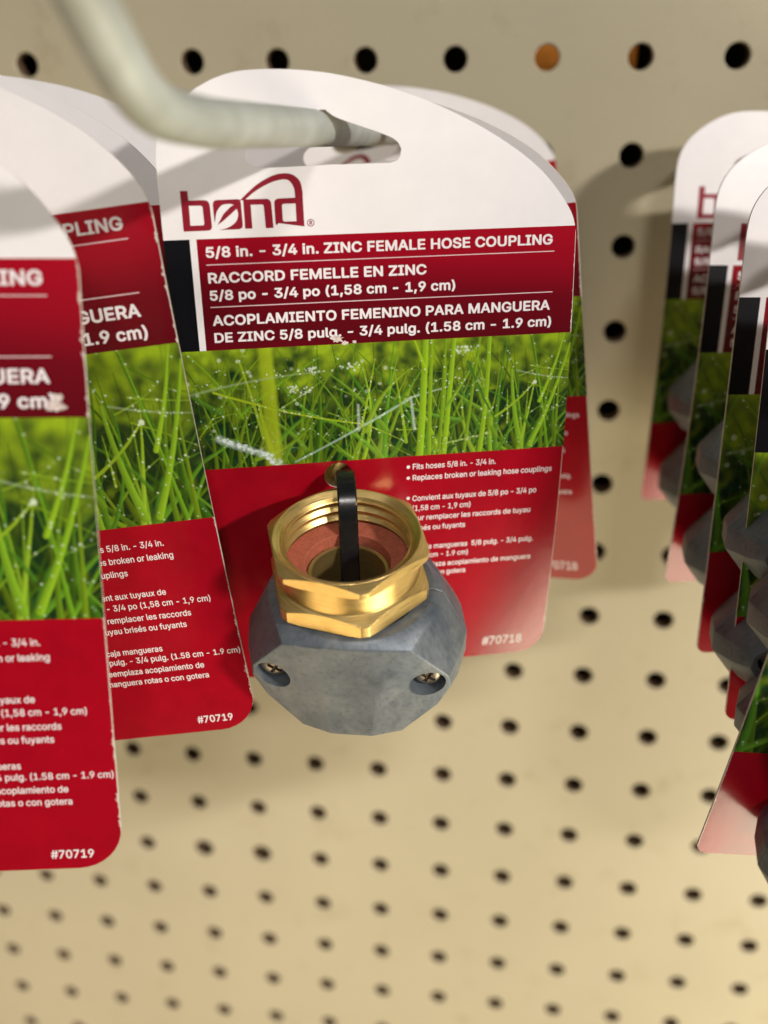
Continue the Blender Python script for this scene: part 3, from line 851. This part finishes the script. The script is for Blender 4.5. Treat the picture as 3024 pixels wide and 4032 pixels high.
SCREWS = [(-1.46, -2.45), (1.46, -2.45)]
def cut_recesses(me, sign):
    o = link_obj('tmp_half', me)
    cutters = []
    for x, z in SCREWS:
        bm = bmesh.new()
        bmesh.ops.create_cone(bm, cap_ends=True, segments=40, radius1=.345, radius2=.345, depth=2.0,
                              matrix=Matrix.Translation((x, sign * 1.93, z)) @ Matrix.Rotation(math.pi / 2, 4, 'X'))
        c = bm_obj('tmp_cut', bm, M_ZINC); cutters.append(c)
        md = o.modifiers.new('b', 'BOOLEAN'); md.operation = 'DIFFERENCE'; md.solver = 'EXACT'; md.object = c
    bm = bmesh.new(); bmesh.ops.create_cone(bm, cap_ends=True, segments=96, radius1=1.27, radius2=1.27, depth=8, matrix=Matrix.Translation((0, 0, -2)))
    c = bm_obj('tmp_cut', bm, M_ZINC); cutters.append(c)
    md = o.modifiers.new('b', 'BOOLEAN'); md.operation = 'DIFFERENCE'; md.solver = 'EXACT'; md.object = c
    dg = bpy.context.evaluated_depsgraph_get()
    out = bpy.data.meshes.new_from_object(o.evaluated_get(dg))
    for c in cutters: bpy.data.objects.remove(c)
    bpy.data.objects.remove(o)
    out.materials.clear(); out.materials.append(M_ZINC)
    out.polygons.foreach_set('use_smooth', [True] * len(out.polygons))
    out.set_sharp_from_angle(angle=math.radians(30))
    return out
HALF_FRONT = cut_recesses(build_clamp_half(-1), -1)
HALF_BACK = cut_recesses(build_clamp_half(1), 1)
HALF_FRONT.name = 'clamp_half_front'; HALF_BACK.name = 'clamp_half_back'

def screw_mesh():
    bm = bmesh.new(); n = 32
    prof = [(0.0, -.085), (.10, -.083), (.19, -.055), (.24, -.01), (.25, .10)]
    prev = None
    for r, y in prof:
        ring = [bm.verts.new((max(r, .002) * math.cos(2 * math.pi * i / n), y, max(r, .002) * math.sin(2 * math.pi * i / n))) for i in range(n)]
        if prev:
            for i in range(n): bm.faces.new((prev[i], prev[(i + 1) % n], ring[(i + 1) % n], ring[i]))
        prev = ring
    bmesh.ops.recalc_face_normals(bm, faces=bm.faces[:])
    me = bpy.data.meshes.new('screw'); bm.to_mesh(me); bm.free()
    cutters = []
    o = link_obj('tmp_screw', me)
    bm = bmesh.new(); bmesh.ops.create_cone(bm, cap_ends=True, segments=32, radius1=.25, radius2=.25, depth=.1, matrix=Matrix.Translation((0, .06, 0)) @ Matrix.Rotation(math.pi / 2, 4, 'X'))
    for rot in (0.5, 0.5 + math.pi / 2):
        bm = bmesh.new(); bmesh.ops.create_cube(bm, size=1, matrix=Matrix.Rotation(rot, 4, 'Y') @ Matrix.Diagonal((.27, .16, .065, 1)))
        bmesh.ops.translate(bm, verts=bm.verts[:], vec=(0, -.06, 0))
        cutters.append(bm_obj('tmp_cut', bm, M_STEEL))
        md = o.modifiers.new('b', 'BOOLEAN'); md.operation = 'DIFFERENCE'; md.solver = 'EXACT'; md.object = cutters[-1]
    dg = bpy.context.evaluated_depsgraph_get()
    out = bpy.data.meshes.new_from_object(o.evaluated_get(dg))
    for c in cutters: bpy.data.objects.remove(c)
    bpy.data.objects.remove(o)
    out.materials.clear(); out.materials.append(M_STEEL)
    out.polygons.foreach_set('use_smooth', [True] * len(out.polygons)); out.set_sharp_from_angle(angle=math.radians(35))
    return out
SCREW = screw_mesh()

def frame_on_card(key, u, v, w, yaw=0.0, roll=0.0, pitch=0.0):
    """matrix: origin at (u, v, w) of the card; X right, Z up the card, -Y out of the card"""
    o, kind, k = CARDS[key]; W = KIND[kind]['W']
    p = Vector(card_xyz(u, v, W, k, w)); p2 = Vector(card_xyz(u, v - .01, W, k, w))
    z = (p2 - p).normalized(); x = Vector((1, 0, 0)); y = z.cross(x)
    M = Matrix(((x.x, y.x, z.x, p.x), (x.y, y.y, z.y, p.y), (x.z, y.z, z.z, p.z), (0, 0, 0, 1)))
    return o.matrix_world @ M @ Matrix.Rotation(roll, 4, 'Y') @ Matrix.Rotation(pitch, 4, 'X') @ Matrix.Rotation(yaw, 4, 'Z')

def empty(name, M):
    o = bpy.data.objects.new(name, None); COL.objects.link(o); o.empty_display_size = .5
    o.matrix_world = M
    return o

def add_clamp(parent, dz=0.0, dx=0.0):
    T = Matrix.Translation((dx, 0, dz))
    for me in (HALF_FRONT, HALF_BACK):
        c = link_obj('clamp_half', me, parent); c.matrix_local = T
        if me is HALF_FRONT:
            for x, z in SCREWS:
                s_ = link_obj('screw', SCREW, c); s_.matrix_local = Matrix.Translation((x, -1.00, z)) @ Matrix.Scale(1.15, 4)
    return

COUP = frame_on_card('M', 2.87, 4.86, 2.10, yaw=math.radians(-14), roll=math.radians(-2), pitch=math.radians(10.5))
coupling = empty('hose_coupling', COUP)
tag(coupling, 'brass swivel nut on a grey zinc clamp, tied to the sharp front card', 'hose coupling', 'brass and zinc hose couplings')
build_nut(coupling, math.radians(-90 + 12 + 30 + 6))
C_ = lambda r: (lambda a: r)
revolve('rubber_washer', [(C_(1.20), -.70), (C_(1.19), -.675), (C_(.82), -.675), (C_(.80), -.69), (C_(.80), -.95), (C_(1.2), -.95)], M_RUBBER, coupling, 35)
revolve('barrel', [(C_(.76), -.90), (C_(.70), -.92), (C_(.69), -3.0), (C_(1.25), -3.0), (C_(1.22), -1.16), (C_(.77), -.94)], M_BRASS, coupling, 35)
revolve('capped_sleeve', [(C_(1.28), -1.12), (C_(1.25), -3.4), (C_(0.6), -3.4), (C_(0.02), -3.4)], M_ZINC, coupling, 35)  # end cap is added to keep light from below out of the bore
add_clamp(coupling, -.05, .12)

# zip tie: out of the card's hole, over the nut's rim, down the bore
def ribbon(name, path, width, thick, mat, M):
    pts = [Vector(p) for p in smooth_chain(path, 8)]
    bm = bmesh.new(); prev = None
    for i, p in enumerate(pts):
        t = (pts[min(i + 1, len(pts) - 1)] - pts[max(i - 1, 0)]).normalized()
        x = Vector((1, 0, 0)); n = t.cross(x).normalized()
        b = thick * .5
        prof = [(-.5, -.25), (-.42, -.5), (-.30, -.5), (-.26, -.42), (.26, -.42), (.30, -.5), (.42, -.5), (.5, -.25), (.5, .25), (.42, .5), (-.42, .5), (-.5, .25)]
        ring = [bm.verts.new(p + x * (a * width) + n * (c * thick)) for a, c in prof]
        if prev:
            for j in range(len(prof)):
                j2 = (j + 1) % len(prof); bm.faces.new((prev[j], prev[j2], ring[j2], ring[j]))
        else: bm.faces.new(ring[::-1])
        prev = ring
    bm.faces.new(prev)
    bmesh.ops.recalc_face_normals(bm, faces=bm.faces[:])
    o = bm_obj(name, bm, mat, None, 35); o.matrix_world = M
    return o
TIE = frame_on_card('M', 2.955, 4.90, 2.10, yaw=math.radians(-3))
tie = ribbon('zip_tie', [(0, 2.6, -.20), (0, 2.38, .12), (0, 2.08, .22), (0, 1.85, .40), (0, 1.52, .44), (0, 1.22, .30), (0, 1.02, .0), (0, .88, -.5), (0, .70, -1.1), (0, .52, -1.9), (0, .45, -2.9)], .37, .12, M_NYLON, TIE)
tag(tie, 'shiny black zip tie looped from the round card hole down into the brass nut', 'zip tie')

# the next card back carries the same coupling, glimpsed through the round hole
def copy_tree(o, parent=None):
    c = o.copy(); COL.objects.link(c)
    if parent: c.parent = parent; c.matrix_parent_inverse = o.matrix_parent_inverse.copy()
    for ch in list(o.children): copy_tree(ch, c)
    return c
c2 = copy_tree(coupling)
c2.matrix_world = frame_on_card('M2', 2.955, 4.90, 2.0, yaw=math.radians(10), pitch=math.radians(4))
c2['label'] = 'second brass and zinc coupling, almost wholly hidden behind the sharp front card'

# zinc menders on the right hook's cards: two clamps one above the other
def make_mender(key, u, v, w, yaw, roll, label):
    M = frame_on_card(key, u, v, w, yaw, roll) @ Matrix.Diagonal((1.4, .95, .88, 1))
    o = empty('hose_mender', M)
    tag(o, label, 'hose mender', 'zinc hose menders on the right hook')
    add_clamp(o, 2.3 / .88); add_clamp(o, 0.0)
    revolve('tube', [(C_(.80), 1.4), (C_(.95), 1.4), (C_(.95), -3.6), (C_(.80), -3.6)], M_ZINC, o, 35)
    return o
MLAB = ['grey zinc mender on the right hook card closest to the pegboard',
        'grey zinc mender on the second right hook card out from the pegboard',
        'grey zinc mender with dark screw hole on the middle card of the right hook',
        'large grey zinc mender just behind the tilted foremost right card',
        'grey zinc mender at the right border in front of the tilted foremost card']
for i in range(5):
    make_mender('R%d' % i, (2.95, 2.72, 2.70, 2.82, 3.32)[i], (4.55, 4.35, 4.8, 4.85, 4.5)[i], 1.55, math.radians(-4), 0.0, MLAB[i])

# ------------------------------------------------------------------ peg hook
def hook_material():
    mt, N, L, B = new_mat('galvanised_wire')
    n1 = noise_node(N, L, 0.9, 5, .55)
    r = ramp(N, L, n1.outputs['Fac'], [(0.32, (0.33, 0.345, 0.315)), (0.5, (0.40, 0.425, 0.39)), (0.70, (0.49, 0.53, 0.50))])
    L.new(r.outputs[0], B.inputs['Base Color']); B.inputs['Metallic'].default_value = .1; B.inputs['Roughness'].default_value = .5
    return mt
M_HOOK = hook_material()
def tube_path(name, pts, r, mat, n=28, cap_round=True):
    P = [Vector(p) for p in pts]
    bm = bmesh.new(); prev = None; up = Vector((1, 0, 0)); N_ = len(P)
    for i, p in enumerate(P):
        t = (P[min(i + 1, N_ - 1)] - P[max(i - 1, 0)]).normalized()
        a = (up - t * up.dot(t)).normalized(); b = t.cross(a); up = a
        ring = [bm.verts.new(p + (a * math.cos(2 * math.pi * j / n) + b * math.sin(2 * math.pi * j / n)) * r) for j in range(n)]
        if prev:
            for j in range(n): bm.faces.new((prev[j], prev[(j + 1) % n], ring[(j + 1) % n], ring[j]))
        else: bm.faces.new(ring[::-1])
        prev = ring
    bm.faces.new(prev)
    bmesh.ops.recalc_face_normals(bm, faces=bm.faces[:])
    return bm_obj(name, bm, mat, None, 40)
h0 = Vector((-1.62, -11.36, 19.19)); h1 = Vector((-2.03, -16.81, 19.57))
d_ = (h1 - h0).normalized()
hb = h0 - d_ * ((h0.y + -0.3 - 0) / d_.y) if False else h0 + d_ * ((0.3 - h0.y) / d_.y)
straight = [hb + (h1 - hb) * t for t in np.linspace(0, 0.99, 24)]
bend = smooth_chain([tuple(straight[-1])] + [(-2.25, -17.66, 19.74), (-2.31, -18.31, 20.03), (-2.35, -18.78, 20.46), (-2.38, -19.16, 20.85), (-2.41, -19.54, 21.23), (-2.44, -19.75, 21.5)], 6)
hook = tube_path('peg_hook', [tuple(p) for p in straight[:-1]] + bend, 0.315, M_HOOK)
tag(hook, 'thick pale peg hook through the middle cards, bent up at its blurred tip', 'peg hook')

# ------------------------------------------------------------------ added orange block and light standing in for a glow through two top-row holes
def backlight_block():
    bm = bmesh.new()
    bmesh.ops.create_cube(bm, size=1, matrix=Matrix.Translation((3.5, 2.1, 20.9)) @ Matrix.Diagonal((3.3, 1.2, 2.2, 1)))
    bmesh.ops.bevel(bm, geom=bm.edges[:], offset=.06, segments=2, affect='EDGES')
    o = bm_obj('backlight_block', bm, simple_mat('backlight_orange', (0.80, 0.36, 0.08), .7, nscale=4))
    tag(o, 'added orange block behind the pegboard, standing in for light through two top holes', 'backlight_block')
    l = bpy.data.lights.new('backlight_fill', 'POINT'); l.energy = 120; l.color = (1, .8, .5); l.shadow_soft_size = .2  # added point light that makes the orange block glow
    lo = bpy.data.objects.new('backlight_fill', l); COL.objects.link(lo); lo.location = (3.2, .85, 22.6)
backlight_block()
